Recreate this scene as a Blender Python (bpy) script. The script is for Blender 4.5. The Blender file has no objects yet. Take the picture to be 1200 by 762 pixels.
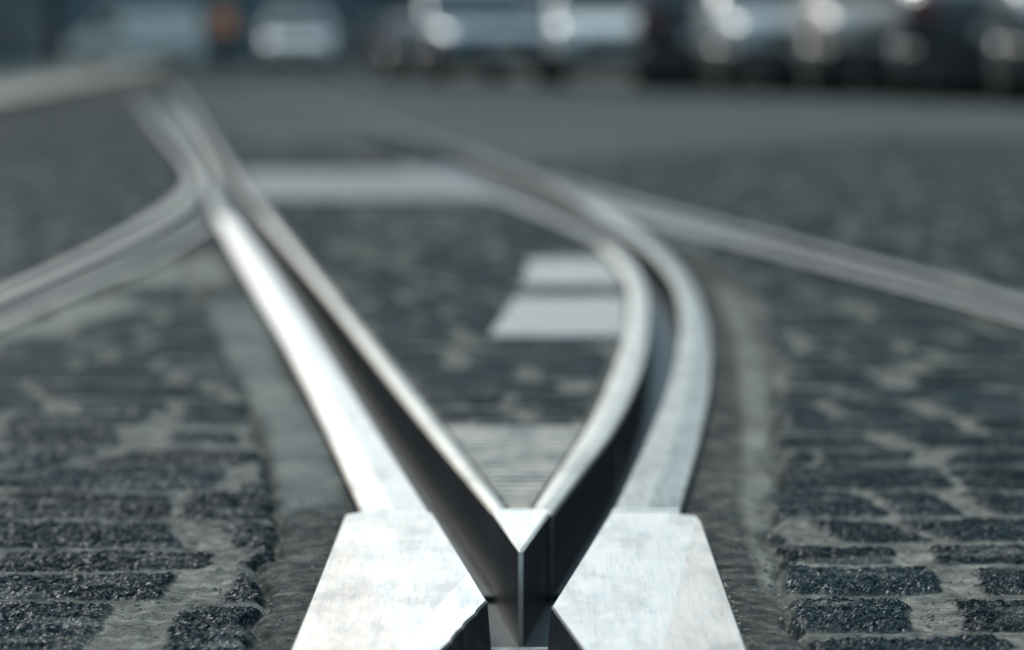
import bpy, bmesh, math, random
import numpy as np
from mathutils import Vector, Matrix
random.seed(7); RNG = np.random.RandomState(11)
R = math.radians
scn = bpy.context.scene
COL = scn.collection

# ---------------------------------------------------------------- camera
CAM_H, FPX = 0.36, 3600.0
PITCH = math.atan(313.0 / FPX)
cam_d = bpy.data.cameras.new('camera'); cam = bpy.data.objects.new('camera', cam_d); COL.objects.link(cam)
cam.location = (0, 0, CAM_H); cam.rotation_euler = (R(90) - PITCH, 0, 0)
cam_d.sensor_width = 36; cam_d.lens = 108; cam_d.clip_start = 0.05; cam_d.clip_end = 2000
cam_d.dof.use_dof = True; cam_d.dof.focus_distance = 2.07; cam_d.dof.aperture_fstop = 4.3
scn.camera = cam
# ---------------------------------------------------------------- world and sun
SUN_EL, SUN_AZ = R(37), R(-25)
w = bpy.data.worlds.new('World'); scn.world = w; w.use_nodes = True
nt = w.node_tree
sky = nt.nodes.new('ShaderNodeTexSky'); sky.sky_type = 'NISHITA'; sky.sun_disc = False
sky.sun_elevation = SUN_EL; sky.sun_rotation = SUN_AZ; sky.dust_density = 2.0; sky.air_density = 1.0; sky.ozone_density = 1.0
# broken cloud added for broad fill light, tinted teal to grade the scene
_tc = nt.nodes.new('ShaderNodeTexCoord'); _mp = nt.nodes.new('ShaderNodeMapping'); _mp.inputs['Scale'].default_value = (1, 1, 2.5)
_nz = nt.nodes.new('ShaderNodeTexNoise'); _nz.inputs['Scale'].default_value = 2.2; _nz.inputs['Detail'].default_value = 5
_rp = nt.nodes.new('ShaderNodeValToRGB'); _rp.color_ramp.elements[0].position = 0.35; _rp.color_ramp.elements[0].color = (.45, .45, .45, 1); _rp.color_ramp.elements[1].position = 0.6
_mx = nt.nodes.new('ShaderNodeMix'); _mx.data_type = 'RGBA'; _mx.inputs[7].default_value = (4.3, 6.7, 8.25, 1)
nt.links.new(_tc.outputs['Generated'], _mp.inputs[0]); nt.links.new(_mp.outputs[0], _nz.inputs['Vector']); nt.links.new(_nz.outputs['Fac'], _rp.inputs[0])
nt.links.new(_rp.outputs[0], _mx.inputs[0]); nt.links.new(sky.outputs[0], _mx.inputs[6]); nt.links.new(_mx.outputs[2], nt.nodes['Background'].inputs[0])
nt.nodes['Background'].inputs[1].default_value = 0.088
sd = bpy.data.lights.new('sun', 'SUN'); sd.energy = 1.9; sd.angle = R(6); sd.color = (1.0, 0.96, 0.90)
so = bpy.data.objects.new('sun', sd); COL.objects.link(so)
sv = Vector((math.sin(SUN_AZ) * math.cos(SUN_EL), math.cos(SUN_AZ) * math.cos(SUN_EL), math.sin(SUN_EL)))
so.rotation_euler = sv.to_track_quat('Z', 'Y').to_euler()
scn.view_settings.view_transform = 'Standard'; scn.view_settings.look = 'None'
scn.view_settings.gamma = 1.0; scn.view_settings.exposure = 0.63
scn.render.engine = 'CYCLES'; scn.cycles.use_denoising = True; scn.cycles.max_bounces = 6

# ---------------------------------------------------------------- helpers
def at(px, py, Z=0.0):
    """ground position (at height Z) seen at a pixel of the 1200 px wide photograph"""
    dx = (px - 600.0) / FPX; dy = (381.0 - py) / FPX
    c, s = math.cos(PITCH), math.sin(PITCH)
    d = Vector((dx, c + dy * s, -s + dy * c)); t = (Z - CAM_H) / d.z
    return (d.x * t, d.y * t)
def ats(pts, Z=0.0): return np.array([at(x, y, Z) for x, y in pts])

def mat(name, col, rough=0.6, metal=0.0, emit=None, build=None, spec=None):
    m = bpy.data.materials.new(name); m.use_nodes = True
    b = m.node_tree.nodes['Principled BSDF']
    b.inputs['Base Color'].default_value = (*col, 1); b.inputs['Roughness'].default_value = rough; b.inputs['Metallic'].default_value = metal
    if spec is not None: b.inputs['Specular IOR Level'].default_value = spec
    if build: build(m.node_tree, b)
    return m
def N(t, typ, **kw):
    n = t.nodes.new(typ)
    for k, v in kw.items():
        if k in ('op',): n.operation = v
        else: setattr(n, k, v)
    return n
def coords(t): return N(t, 'ShaderNodeNewGeometry').outputs['Position']
def noise(t, vec, scale, detail=4, rough=0.55, stretch=None):
    if stretch:
        mp = N(t, 'ShaderNodeMapping'); mp.inputs['Scale'].default_value = stretch[:3]
        if len(stretch) > 3: mp.inputs['Rotation'].default_value = (0, 0, stretch[3])
        t.links.new(vec, mp.inputs[0]); vec = mp.outputs[0]
    n = N(t, 'ShaderNodeTexNoise'); n.inputs['Scale'].default_value = scale; n.inputs['Detail'].default_value = detail
    n.inputs['Roughness'].default_value = rough; t.links.new(vec, n.inputs['Vector']); return n.outputs['Fac']
def ramp(t, fac, stops):
    r = N(t, 'ShaderNodeValToRGB'); e = r.color_ramp.elements
    while len(e) < len(stops): e.new(0.5)
    for i, (p, c) in enumerate(stops):
        e[i].position = p; e[i].color = (*c, 1) if not isinstance(c, (int, float)) else (c, c, c, 1)
    t.links.new(fac, r.inputs[0]); return r.outputs[0]
def mix(t, fac, a, b, mode='MIX'):
    m = N(t, 'ShaderNodeMix'); m.data_type = 'RGBA'; m.blend_type = mode
    for idx, v in ((0, fac), (6, a), (7, b)):
        if isinstance(v, (int, float)): m.inputs[idx].default_value = v if idx == 0 else (v, v, v, 1)
        elif isinstance(v, tuple): m.inputs[idx].default_value = (*v, 1)
        else: t.links.new(v, m.inputs[idx])
    return m.outputs[2]
def bump(t, b, h, strength=0.3, dist=0.002):
    n = N(t, 'ShaderNodeBump'); n.inputs['Strength'].default_value = strength; n.inputs['Distance'].default_value = dist
    t.links.new(h, n.inputs['Height']); t.links.new(n.outputs[0], b.inputs['Normal'])

def link(name, me, m=None, parent=None, loc=None):
    o = bpy.data.objects.new(name, me); COL.objects.link(o)
    if m is not None:
        for q in (m if isinstance(m, (list, tuple)) else [m]): me.materials.append(q)
    if parent is not None: o.parent = parent
    if loc is not None: o.location = loc
    return o
def obj(name, bm, m=None, parent=None, loc=None, smooth=False):
    me = bpy.data.meshes.new(name); bmesh.ops.recalc_face_normals(bm, faces=bm.faces[:]); bm.to_mesh(me); bm.free()
    if smooth:
        for p in me.polygons: p.use_smooth = True
    return link(name, me, m, parent, loc)
def tag(o, label=None, cat=None, group=None, kind=None):
    if label: o['label'] = label
    if cat: o['category'] = cat
    if group: o['group'] = group
    if kind: o['kind'] = kind
    return o
def thing(name, label, cat, loc=(0, 0, 0), rz=0, group=None):
    o = bpy.data.objects.new(name, None); COL.objects.link(o); o.location = loc; o.rotation_euler = (0, 0, rz)
    o.empty_display_size = 0.1
    return tag(o, label, cat, group)
def box(bm, x0, x1, y0, y1, z0, z1, bev=0.0):
    r = bmesh.ops.create_cube(bm, size=1.0)
    for v in r['verts']:
        v.co = Vector(((x0 + x1) / 2 + v.co.x * (x1 - x0), (y0 + y1) / 2 + v.co.y * (y1 - y0), (z0 + z1) / 2 + v.co.z * (z1 - z0)))
    if bev:
        es = list({e for v in r['verts'] for e in v.link_edges})
        bmesh.ops.bevel(bm, geom=es, offset=bev, segments=2, affect='EDGES')
def cyl(bm, p0, p1, r0, r1=None, seg=12):
    r1 = r0 if r1 is None else r1
    p0, p1 = Vector(p0), Vector(p1); d = p1 - p0
    q = d.to_track_quat('Z', 'Y').to_matrix().to_4x4()
    bmesh.ops.create_cone(bm, cap_ends=True, segments=seg, radius1=r0, radius2=r1, depth=d.length, matrix=Matrix.Translation((p0 + p1) / 2) @ q)

def spline(pts, n=60):
    """Catmull-Rom through 2-D points, resampled evenly by arc length"""
    P = np.array(pts, float)
    if len(P) == 2:
        t = np.linspace(0, 1, n)[:, None]; return P[0] * (1 - t) + P[1] * t
    Q = np.vstack([2 * P[0] - P[1], P, 2 * P[-1] - P[-2]]); out = []
    for i in range(1, len(Q) - 2):
        t = np.linspace(0, 1, 24, endpoint=False)[:, None]
        a, b, c, d = Q[i - 1], Q[i], Q[i + 1], Q[i + 2]
        out.append(0.5 * ((2 * b) + (c - a) * t + (2 * a - 5 * b + 4 * c - d) * t ** 2 + (3 * b - a - 3 * c + d) * t ** 3))
    out = np.vstack(out + [P[-1:]])
    s = np.concatenate([[0], np.cumsum(np.linalg.norm(np.diff(out, axis=0), axis=1))])
    k = np.linspace(0, s[-1], n)
    return np.stack([np.interp(k, s, out[:, 0]), np.interp(k, s, out[:, 1])], 1)
def smooth_line(P, k=3):
    P = P.copy()
    for _ in range(k):
        P[1:-1] = (P[:-2] + 2 * P[1:-1] + P[2:]) / 4
    return P
def byy(P, n=60, lo=None, hi=None):
    """resample a line at geometric steps of its forward distance (they all run away from the camera)"""
    o = np.argsort(P[:, 1]); P = P[o]
    lo = P[0, 1] if lo is None else lo; hi = P[-1, 1] if hi is None else hi
    y = np.geomspace(lo, hi, n)
    return np.stack([np.interp(y, P[:, 1], P[:, 0]), y], 1)
def strip_bm(L, Rr, top, bot, bev=0.0015, crown=0.0):
    bm = bmesh.new(); rows = []
    for l, r in zip(L, Rr):
        l = Vector((l[0], l[1])); r = Vector((r[0], r[1])); d = (r - l); wd = max(d.length, 1e-4); d = d / wd
        b = min(bev, wd * 0.3); c = (l + r) / 2
        pr = [(l, bot), (l, top - b), (l + d * b, top), (c, top + crown), (r - d * b, top), (r, top - b), (r, bot)]
        rows.append([bm.verts.new((p.x, p.y, z)) for p, z in pr])
    for a, b in zip(rows, rows[1:]):
        for i in range(6):
            f_ = bm.faces.new((a[i], a[i + 1], b[i + 1], b[i])); f_.material_index = 1 if i in (0, 5) else 0
        bm.faces.new((a[6], a[0], b[0], b[6]))
    bm.faces.new(rows[0][::-1]); bm.faces.new(rows[-1])
    return bm
def prism(bm, poly, top, bot, poly_bot=None, mi=0, bev=0.0):
    pb = poly_bot or poly
    t = [bm.verts.new((p[0], p[1], top)) for p in poly]; b = [bm.verts.new((p[0], p[1], bot)) for p in pb]
    f = bm.faces.new(t); f.material_index = mi
    bm.faces.new(b[::-1]); n = len(poly); sides = []
    for i in range(n):
        g = bm.faces.new((t[i], b[i], b[(i + 1) % n], t[(i + 1) % n])); g.material_index = mi; sides.append(g)
    if bev:
        bmesh.ops.bevel(bm, geom=list(f.edges), offset=bev, segments=2, affect='EDGES')
    return f
def inside(P, poly):
    x, y = P[:, 0], P[:, 1]; r = np.zeros(len(P), bool); n = len(poly)
    for i in range(n):
        x0, y0 = poly[i]; x1, y1 = poly[(i + 1) % n]
        if y0 == y1: continue
        c = ((y0 > y) != (y1 > y)) & (x < (x1 - x0) * (y - y0) / (y1 - y0) + x0)
        r ^= c
    return r

# ---------------------------------------------------------------- materials
def steel(name, col, rough, amp=0.12, ang=0.1, dark=0.6, spots=None):
    def f(t, b):
        v = coords(t)
        n1 = noise(t, v, 30, 5, 0.6, (6, 0.5, 1, ang)); n2 = noise(t, v, 14, 4); n3 = noise(t, v, 900, 2)
        n4 = noise(t, v, 420, 4, 0.65, (1, 0.8, 1))
        c = mix(t, 1.0, col, ramp(t, n1, [(0.34, dark), (0.62, 1.0)]), 'MULTIPLY')
        c = mix(t, 1.0, c, ramp(t, n2, [(0.3, 0.9), (0.6, 1.0)]), 'MULTIPLY')
        c = mix(t, 1.0, c, ramp(t, n4, [(0.26, 0.3), (0.32, 1.0)]), 'MULTIPLY')
        if spots:
            for (sx, sy, rx, ry) in spots:
                mp = N(t, 'ShaderNodeMapping'); mp.inputs['Location'].default_value = (-sx / rx, -sy / ry, 0); mp.inputs['Scale'].default_value = (1 / rx, 1 / ry, 0)
                t.links.new(v, mp.inputs[0])
                ln = N(t, 'ShaderNodeVectorMath', op='LENGTH'); t.links.new(mp.outputs[0], ln.inputs[0])
                nn = noise(t, v, 160, 4, 0.7, (3, 0.7, 1, 0.3)); ad = N(t, 'ShaderNodeMath', op='MULTIPLY_ADD'); t.links.new(nn, ad.inputs[0])
                ad.inputs[1].default_value = 2.2; t.links.new(ln.outputs['Value'], ad.inputs[2])
                c = mix(t, ramp(t, ad.outputs[0], [(0.9, 1.0), (1.0, 0.0)]), c, (0.12, 0.12, 0.115))
        n5 = noise(t, v, 60, 7, 0.8, (12, 0.22, 1, ang * 0.8)); c = mix(t, 1.0, c, ramp(t, n5, [(0.38, 0.76), (0.45, 1.0), (0.58, 1.0), (0.66, 0.86)]), 'MULTIPLY')
        n6 = noise(t, v, 9, 5, 0.7, (2.5, 0.8, 1, ang)); c = mix(t, 1.0, c, ramp(t, n6, [(0.36, 0.74), (0.52, 1.0)]), 'MULTIPLY')
        t.links.new(c, b.inputs['Base Color'])
        rr = ramp(t, n1, [(0.3, rough + amp), (0.65, rough)]); t.links.new(rr, b.inputs['Roughness'])
        ad = N(t, 'ShaderNodeMath', op='ADD'); t.links.new(n3, ad.inputs[0]); t.links.new(n1, ad.inputs[1])
        bump(t, b, ad.outputs[0], 0.25, 0.0006)
    return mat(name, col, rough, 1.0, build=f)
M_POL = steel('polished_steel', (0.84, 0.77, 0.70), 0.36, ang=0.12, dark=0.84, spots=[(*at(789, 703), 0.006, 0.012)])
M_MATT = steel('ground_steel', (0.60, 0.55, 0.50), 0.46, ang=0.0, dark=0.92)
M_FRESH = steel('fresh_cut_steel', (0.99, 0.92, 0.85), 0.34, ang=0.7, dark=0.95)
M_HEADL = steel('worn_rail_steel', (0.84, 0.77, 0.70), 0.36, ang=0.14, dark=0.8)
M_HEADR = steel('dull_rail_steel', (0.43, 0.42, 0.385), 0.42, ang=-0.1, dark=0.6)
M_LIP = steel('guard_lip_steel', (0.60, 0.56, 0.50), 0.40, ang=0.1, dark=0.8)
M_DULL = steel('dim_reflection_rail_steel', (0.22, 0.22, 0.205), 0.5, ang=0.1, dark=0.6)  # far rail ends: fading sky reflection put into a darker colour
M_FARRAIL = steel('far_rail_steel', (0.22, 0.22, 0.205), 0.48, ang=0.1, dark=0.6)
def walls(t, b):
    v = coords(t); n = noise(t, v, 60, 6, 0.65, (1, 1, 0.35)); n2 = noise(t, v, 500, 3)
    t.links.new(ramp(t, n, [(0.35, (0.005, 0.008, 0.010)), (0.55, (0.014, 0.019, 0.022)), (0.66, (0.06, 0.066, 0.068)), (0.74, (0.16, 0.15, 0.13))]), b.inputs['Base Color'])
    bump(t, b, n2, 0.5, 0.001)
M_WALL = mat('shaded_groove_steel', (0.04, 0.04, 0.04), 0.42, 0.2, build=walls)  # shade of groove walls and floors painted into a near-black steel
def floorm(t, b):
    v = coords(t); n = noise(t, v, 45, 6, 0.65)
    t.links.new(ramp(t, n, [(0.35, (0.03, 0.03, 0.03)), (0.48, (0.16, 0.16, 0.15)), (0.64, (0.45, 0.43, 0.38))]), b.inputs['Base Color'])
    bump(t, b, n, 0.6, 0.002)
M_FLOOR = mat('lit_floor_steel', (0.1, 0.1, 0.1), 0.45, 0.5, build=floorm)  # light reaching the front floor put into a brighter, warmer colour
def conc(c0, c1, sc=18):
    def f(t, b):
        v = coords(t); n = noise(t, v, sc, 6, 0.6); n2 = noise(t, v, 350, 3)
        t.links.new(ramp(t, n, [(0.3, c0), (0.7, c1)]), b.inputs['Base Color']); bump(t, b, n2, 0.4, 0.001)
    return f
M_CONC = mat('pale_concrete', (0.4, 0.4, 0.4), 0.65, build=conc((0.24, 0.24, 0.22), (0.36, 0.35, 0.32)))
M_CONC2 = mat('grey_concrete', (0.3, 0.3, 0.3), 0.7, build=conc((0.07, 0.075, 0.072), (0.13, 0.13, 0.12)))
def ribm(t, b):
    v = coords(t); n = noise(t, v, 14, 4, 0.6, (2.2, 0.9, 1, 0.35)); n2 = noise(t, v, 500, 3)
    t.links.new(ramp(t, n, [(0.36, (0.22, 0.205, 0.175)), (0.6, (0.52, 0.42, 0.33))]), b.inputs['Base Color']); bump(t, b, n2, 0.3, 0.0008)
M_RIB = mat('ribbed_cover_metal', (0.3, 0.29, 0.27), 0.45, 0.35, build=ribm)

def paving(t, b):
    v = coords(t)
    at_ = N(t, 'ShaderNodeVertexColor'); at_.layer_name = 'zone'
    sep = N(t, 'ShaderNodeSeparateColor'); t.links.new(at_.outputs['Color'], sep.inputs[0])
    stone, tone, strip = sep.outputs[0], sep.outputs[1], sep.outputs[2]
    n1 = noise(t, v, 9, 5); n2 = noise(t, v, 420, 4, 0.7); n3 = noise(t, v, 60, 5, 0.6)
    vor = N(t, 'ShaderNodeTexVoronoi'); vor.inputs['Scale'].default_value = 260; t.links.new(v, vor.inputs['Vector'])
    sc = ramp(t, n2, [(0.40, (0.005, 0.010, 0.0115)), (0.56, (0.017, 0.027, 0.030)), (0.66, (0.13, 0.14, 0.135))])
    sc = mix(t, 1.0, sc, ramp(t, vor.outputs['Color'], [(0.15, 0.6), (0.85, 1.5)]), 'MULTIPLY')
    sc = mix(t, 1.0, sc, ramp(t, tone, [(0.0, 0.7), (1.0, 1.5)]), 'MULTIPLY')
    mc = ramp(t, n3, [(0.3, (0.125, 0.108, 0.095)), (0.5, (0.265, 0.225, 0.185)), (0.7, (0.47, 0.39, 0.31))])
    mc = mix(t, 1.0, mc, ramp(t, n2, [(0.34, 0.55), (0.5, 1.0), (0.7, 1.25)]), 'MULTIPLY')
    st = ramp(t, n3, [(0.30, (0.048, 0.046, 0.043)), (0.50, (0.125, 0.11, 0.094)), (0.70, (0.27, 0.222, 0.175))])
    st = mix(t, 1.0, st, ramp(t, n2, [(0.34, 0.5), (0.5, 0.95), (0.7, 1.5)]), 'MULTIPLY')
    n11 = noise(t, v, 10, 6, 0.62, (1.0, 3.2, 1))   # pale dust trodden across the stones
    sc = mix(t, ramp(t, n11, [(0.50, 0.0), (0.64, 0.55)]), sc, mc)
    c = mix(t, stone, mc, sc); c = mix(t, strip, c, st)
    c = mix(t, 1.0, c, ramp(t, n1, [(0.3, 0.8), (0.7, 1.15)]), 'MULTIPLY')
    # colour layer for slabs of road with a paler or darker surface
    a2 = N(t, 'ShaderNodeVertexColor'); a2.layer_name = 'lane'
    s2 = N(t, 'ShaderNodeSeparateColor'); t.links.new(a2.outputs['Color'], s2.inputs[0])
    c = mix(t, s2.outputs[0], c, ramp(t, n1, [(0.3, (0.11, 0.118, 0.112)), (0.7, (0.25, 0.24, 0.21))]))
    c = mix(t, s2.outputs[1], c, ramp(t, n1, [(0.3, (0.31, 0.262, 0.212)), (0.7, (0.50, 0.425, 0.34))]))
    t.links.new(c, b.inputs['Base Color'])
    r = mix(t, stone, 0.8, ramp(t, n2, [(0.35, 0.6), (0.65, 0.42)])); t.links.new(r, b.inputs['Roughness']); t.links.new(mix(t, stone, 0.02, 0.035), b.inputs['Specular IOR Level'])
    n9 = noise(t, v, 1100, 3, 0.6); bn = N(t, 'ShaderNodeBump'); bn.inputs['Strength'].default_value = 0.35; bn.inputs['Distance'].default_value = 0.0005
    t.links.new(n9, bn.inputs['Height'])
    n10 = noise(t, v, 700, 2, 0.5); c = mix(t, 1.0, c, ramp(t, n10, [(0.36, 0.72), (0.5, 1.0), (0.66, 1.25)]), 'MULTIPLY')
    # rough ground: matt, with a small fixed share of glint on the crystals of the stone
    df = N(t, 'ShaderNodeBsdfDiffuse'); df.inputs['Roughness'].default_value = 0.8; t.links.new(c, df.inputs['Color']); t.links.new(bn.outputs[0], df.inputs['Normal'])
    gl = N(t, 'ShaderNodeBsdfGlossy'); gl.inputs['Roughness'].default_value = 0.38; t.links.new(bn.outputs[0], gl.inputs['Normal'])
    ms = N(t, 'ShaderNodeMixShader'); t.links.new(mix(t, stone, 0.004, ramp(t, n2, [(0.46, 0.008), (0.68, 0.065)])), ms.inputs[0])
    t.links.new(df.outputs[0], ms.inputs[1]); t.links.new(gl.outputs[0], ms.inputs[2])
    t.links.new(ms.outputs[0], t.nodes['Material Output'].inputs['Surface'])
M_PAVE = mat('granite_setts', (0.08, 0.09, 0.1), 0.6, build=paving)
def asph(t, b):
    v = coords(t); n = noise(t, v, 0.5, 6); n2 = noise(t, v, 90, 3)
    t.links.new(ramp(t, n, [(0.3, (0.025, 0.036, 0.04)), (0.7, (0.05, 0.064, 0.066))]), b.inputs['Base Color']); 
    df = N(t, 'ShaderNodeBsdfDiffuse'); df.inputs['Roughness'].default_value = 0.8; t.links.new(ramp(t, n, [(0.3, (0.035, 0.046, 0.05)), (0.7, (0.06, 0.072, 0.074))]), df.inputs['Color'])
    t.links.new(df.outputs[0], t.nodes['Material Output'].inputs['Surface'])
M_ASPH = mat('far_road', (0.08, 0.08, 0.08), 0.7, build=asph)
M_WALK = mat('beige_pavement', (0.3, 0.28, 0.25), 0.75, build=conc((0.15, 0.132, 0.10), (0.22, 0.19, 0.145), 0.7))
M_KERB = mat('kerb_stone', (0.3, 0.3, 0.3), 0.7, build=conc((0.24, 0.24, 0.23), (0.34, 0.33, 0.31), 4))

# ---------------------------------------------------------------- rail edge lines, from the photograph onto the ground plane
def line(px, n=80): return smooth_line(spline(ats(px), n), 2)
LO = line([(422, 597), (380, 500), (350, 436), (314, 369), (283, 314), (256, 262), (246, 240), (242, 222), (240, 200), (222, 165), (190, 125)])      # left head, outer edge
LI = line([(507, 605), (439, 500), (408, 450), (358, 374), (317, 314), (272, 254), (260, 236), (255, 222), (252, 200), (229, 164), (194, 124.7)])      # left head, groove edge
LAo = line([(580, 604), (527, 540), (493, 498), (455, 449), (405, 378), (358, 318), (298, 244), (268, 205), (236, 155), (213, 118), (196, 99)])
LAi = line([(598, 600), (559, 545), (520, 500), (472, 440), (423, 382), (376, 325), (312, 247), (279, 204), (242.5, 155), (217, 118), (199, 99)])
RAi = line([(621, 600), (652, 552), (690, 497), (719, 432), (735, 382), (737, 340), (727, 315), (708, 292), (676, 271), (640, 255), (600, 239), (545, 220), (470, 196), (400, 175)])
RAo = line([(647, 603), (682, 555), (723, 500), (753, 432), (760, 390), (760, 348), (750, 319), (731, 295), (697, 271), (655, 253), (612, 236.5), (555, 218.5), (475, 195.5), (402, 174.8)])
RI = line([(716, 603), (768, 500), (791, 440), (802, 390), (798, 348), (784, 315), (752, 286), (709, 260), (674, 236), (632, 212), (585, 195), (512, 167), (450, 144), (380, 121), (300, 104)])
RO = line([(797, 603), (812, 560), (829, 500), (838, 440), (837, 400), (823, 345), (800, 312), (763, 279), (722, 250), (684, 230), (642, 209), (592, 193.5), (515, 166.5), (452, 143.8), (381.5, 120.9), (301, 103.9)])
DO = line([(-160, 412), (-60, 366), (0, 339), (60, 313), (120, 286), (163, 260), (201, 237), (220, 216), (217, 195), (199, 170), (179, 143), (166, 122), (154, 104)])
DI = line([(-160, 424), (-60, 376), (0, 348), (68, 318), (128, 290), (174, 266), (215, 244), (234, 221), (231, 200), (210, 175), (184.5, 143), (169, 122), (156.5, 104)])
EO = line([(-160, 430), (-60, 383), (0, 355), (80, 320), (140, 293), (184, 272), (216, 253), (232, 239)])    # lip of the left curve
EI = line([(-160, 437), (-60, 390), (0, 361), (86, 324), (146, 297), (190, 276), (222, 256), (237, 242)])
FO = line([(-140, 438), (0, 376), (108, 329), (146, 315), (184, 300), (238, 264)])
FI = line([(-130, 447), (0, 385), (115, 334), (153, 319), (190, 303), (246, 268)])
GO = line([(1500, 430), (1330, 385), (1200, 347), (1106, 323), (1013, 301), (920, 278), (826, 255), (760, 238), (705, 224), (672, 214), (640, 205.5)])
GI = line([(1500, 442), (1330, 395), (1200, 355), (1106, 328.5), (1013, 305.5), (920, 282), (826, 260), (766, 245), (712, 231), (678, 219.5), (642, 206.5)])
HO = line([(1500, 452), (1330, 404), (1200, 367), (1106, 340), (1013, 316), (920, 292), (845, 270), (790, 256), (735, 243), (705, 234), (681, 226)])
HI = line([(1500, 467), (1330, 417), (1200, 377), (1106, 349), (1013, 324), (920, 300), (842, 280), (793, 268), (745, 257), (720, 247), (684, 229)])
RAILZ, PAVEZ, GD = 0.0, -0.008, -0.056

def pair(A, B, n=90):
    """re-sample both edges at shared forward distances"""
    lo = min(A[:, 1].min(), B[:, 1].min()); hi = max(A[:, 1].max(), B[:, 1].max())
    return byy(A, n, lo, hi), byy(B, n, lo, hi)
corridors = []
def grooved_rail(edges, label, mats, group='grooved tram rails set in the paving', heads=('rail_head', 'guard_lip'), n=120, floor=True, dull=None):
    (a0, a1), (b0, b1) = edges
    x, y = a0[np.argmin(a0[:, 1])]
    t = thing('tram_rail', label, 'rail', (float(x), float(y), 0), 0, group)
    off = np.array([x, y])
    def run(nm, P0, P1, m, crown, dl):
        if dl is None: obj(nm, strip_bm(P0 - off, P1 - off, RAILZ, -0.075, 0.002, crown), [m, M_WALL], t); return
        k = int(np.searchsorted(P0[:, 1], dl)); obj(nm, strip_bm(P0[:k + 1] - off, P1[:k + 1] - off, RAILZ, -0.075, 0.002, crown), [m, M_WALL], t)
        o2 = obj(nm, strip_bm(P0[k:] - off, P1[k:] - off, RAILZ - 0.0003, -0.075, 0.002, crown), [M_DULL, M_WALL], t); o2['label'] = 'far end, coloured darker for its weaker sky reflection'
    A = pair(a0, a1, n); run(heads[0], A[0], A[1], mats[0], 0.0012, dull and dull[0])
    B = pair(b0, b1, n) if b0 is not None else None
    if B: run(heads[1], B[0], B[1], mats[1], 0.0008, dull and dull[1])
    if B and floor:
        # the groove between the two
        ym = max(a0[:, 1].min(), b0[:, 1].min()) + 0.05; xa_ = np.interp(ym, byy(a0)[:, 1], byy(a0)[:, 0]); xb_ = np.interp(ym, byy(b0)[:, 1], byy(b0)[:, 0])
        left, right = (a1, b0) if xa_ < xb_ else (b1, a0)
        hi = min(left[:, 1].max(), right[:, 1].max()); lo = max(left[:, 1].min(), right[:, 1].min())
        l, r = byy(left, n, lo, hi), byy(right, n, lo, hi)
        ok = (r[:, 0] - l[:, 0]) > 0.004
        l, r = l[ok], r[ok]
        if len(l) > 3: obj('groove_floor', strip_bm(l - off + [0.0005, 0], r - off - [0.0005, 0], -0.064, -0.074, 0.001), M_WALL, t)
    for p, q in ([(a0, a1)] + ([(b0, b1)] if B else [])):
        corridors.append(np.vstack([byy(p, 90), byy(q, 90)[::-1]]))
    if B and floor and len(l) > 3: corridors.append(np.vstack([l, r[::-1]]))
    return t

# ---------------------------------------------------------------- the crossing at the front
frog = thing('rail_crossing', 'bright steel crossing frog with pointed nose and two wide wing plates, nearest the camera', 'rail crossing', (*at(610, 690), 0))
fo = Vector(at(610, 690))
def loc(p): return [(q[0] - fo.x, q[1] - fo.y) for q in p]
def far_ext(p, q, y):   # continue the line p->q to forward distance y
    t = (y - p[1]) / (q[1] - p[1]); return (p[0] + (q[0] - p[0]) * t, y)
YN = 1.30
Lc, Rc = at(571, 708), at(646, 715)
# left wing plate
L_in = [at(507, 605), at(540, 657), Lc]; L_low = far_ext(Lc, at(523, 762), YN)
L_out_near = far_ext(at(404, 607), at(342, 762), YN)
lb = at(466, 762); lb_near = far_ext(at(402, 615), lb, YN)
lp1, lp2, lp3 = at(404, 607), at(422, 604), at(422, 597)
bm = bmesh.new()
bmA = [L_out_near, lb_near, at(466, 762), at(406, 612), lp1]
f1 = at(531, 697); f2 = at(500, 730); f3 = far_ext(f1, f2, at(466, 762)[1])
_rc = random.Random(9); chip = [(L_low[0] + (Lc[0] - L_low[0]) * k / 60 + _rc.uniform(-.0012, .0004), L_low[1] + (Lc[1] - L_low[1]) * k / 60) for k in range(1, 60)]
poly_all = [L_out_near, L_low] + chip + [Lc, L_in[1], L_in[0], lp3, lp2, lp1]
def plate(poly, drafts, mask_lines, parent):
    """one solid plate; its top is cut into areas of different finish"""
    bm = bmesh.new(); P = loc(poly); Pb = [(p[0] + d[0], p[1] + d[1]) for p, d in zip(P, drafts)]
    prism(bm, P, 0.0025, -0.08, Pb, 0)
    for (p, q) in mask_lines:
        (a, b) = loc([p, q]); d = Vector((b[0] - a[0], b[1] - a[1], 0)); nrm = Vector((-d.y, d.x, 0)).normalized()
        bmesh.ops.bisect_plane(bm, geom=bm.verts[:] + bm.edges[:] + bm.faces[:], plane_co=(a[0], a[1], 0), plane_no=nrm)
    return bm
def side(p, a, b): return (b[0] - a[0]) * (p[1] - a[1]) - (b[1] - a[1]) * (p[0] - a[0])
def finish(bm, rule):
    bm.faces.ensure_lookup_table()
    for f in bm.faces:
        c = f.calc_center_median(); w_ = (c.x + fo.x, c.y + fo.y)
        if abs(f.normal.z) > 0.9 and c.z > -0.01: f.material_index = rule(w_)
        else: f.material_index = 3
    top = [e for e in bm.edges if len(e.link_faces) == 2 and {(g.material_index == 3) for g in e.link_faces} == {True, False} and all(v.co.z > -0.01 for v in e.verts)]
    bmesh.ops.bevel(bm, geom=top, offset=0.0012, segments=2, affect='EDGES', material=-1)
drL = [(0, 0), (0.004, 0.0)] + [(0.005, 0.0)] * 59 + [ (0.0065, 0.0), (0.004, 0), (0.004, 0), (0, 0), (0, 0), (0, 0)]
la, lbp = at(404, 610), at(466, 762)
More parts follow.
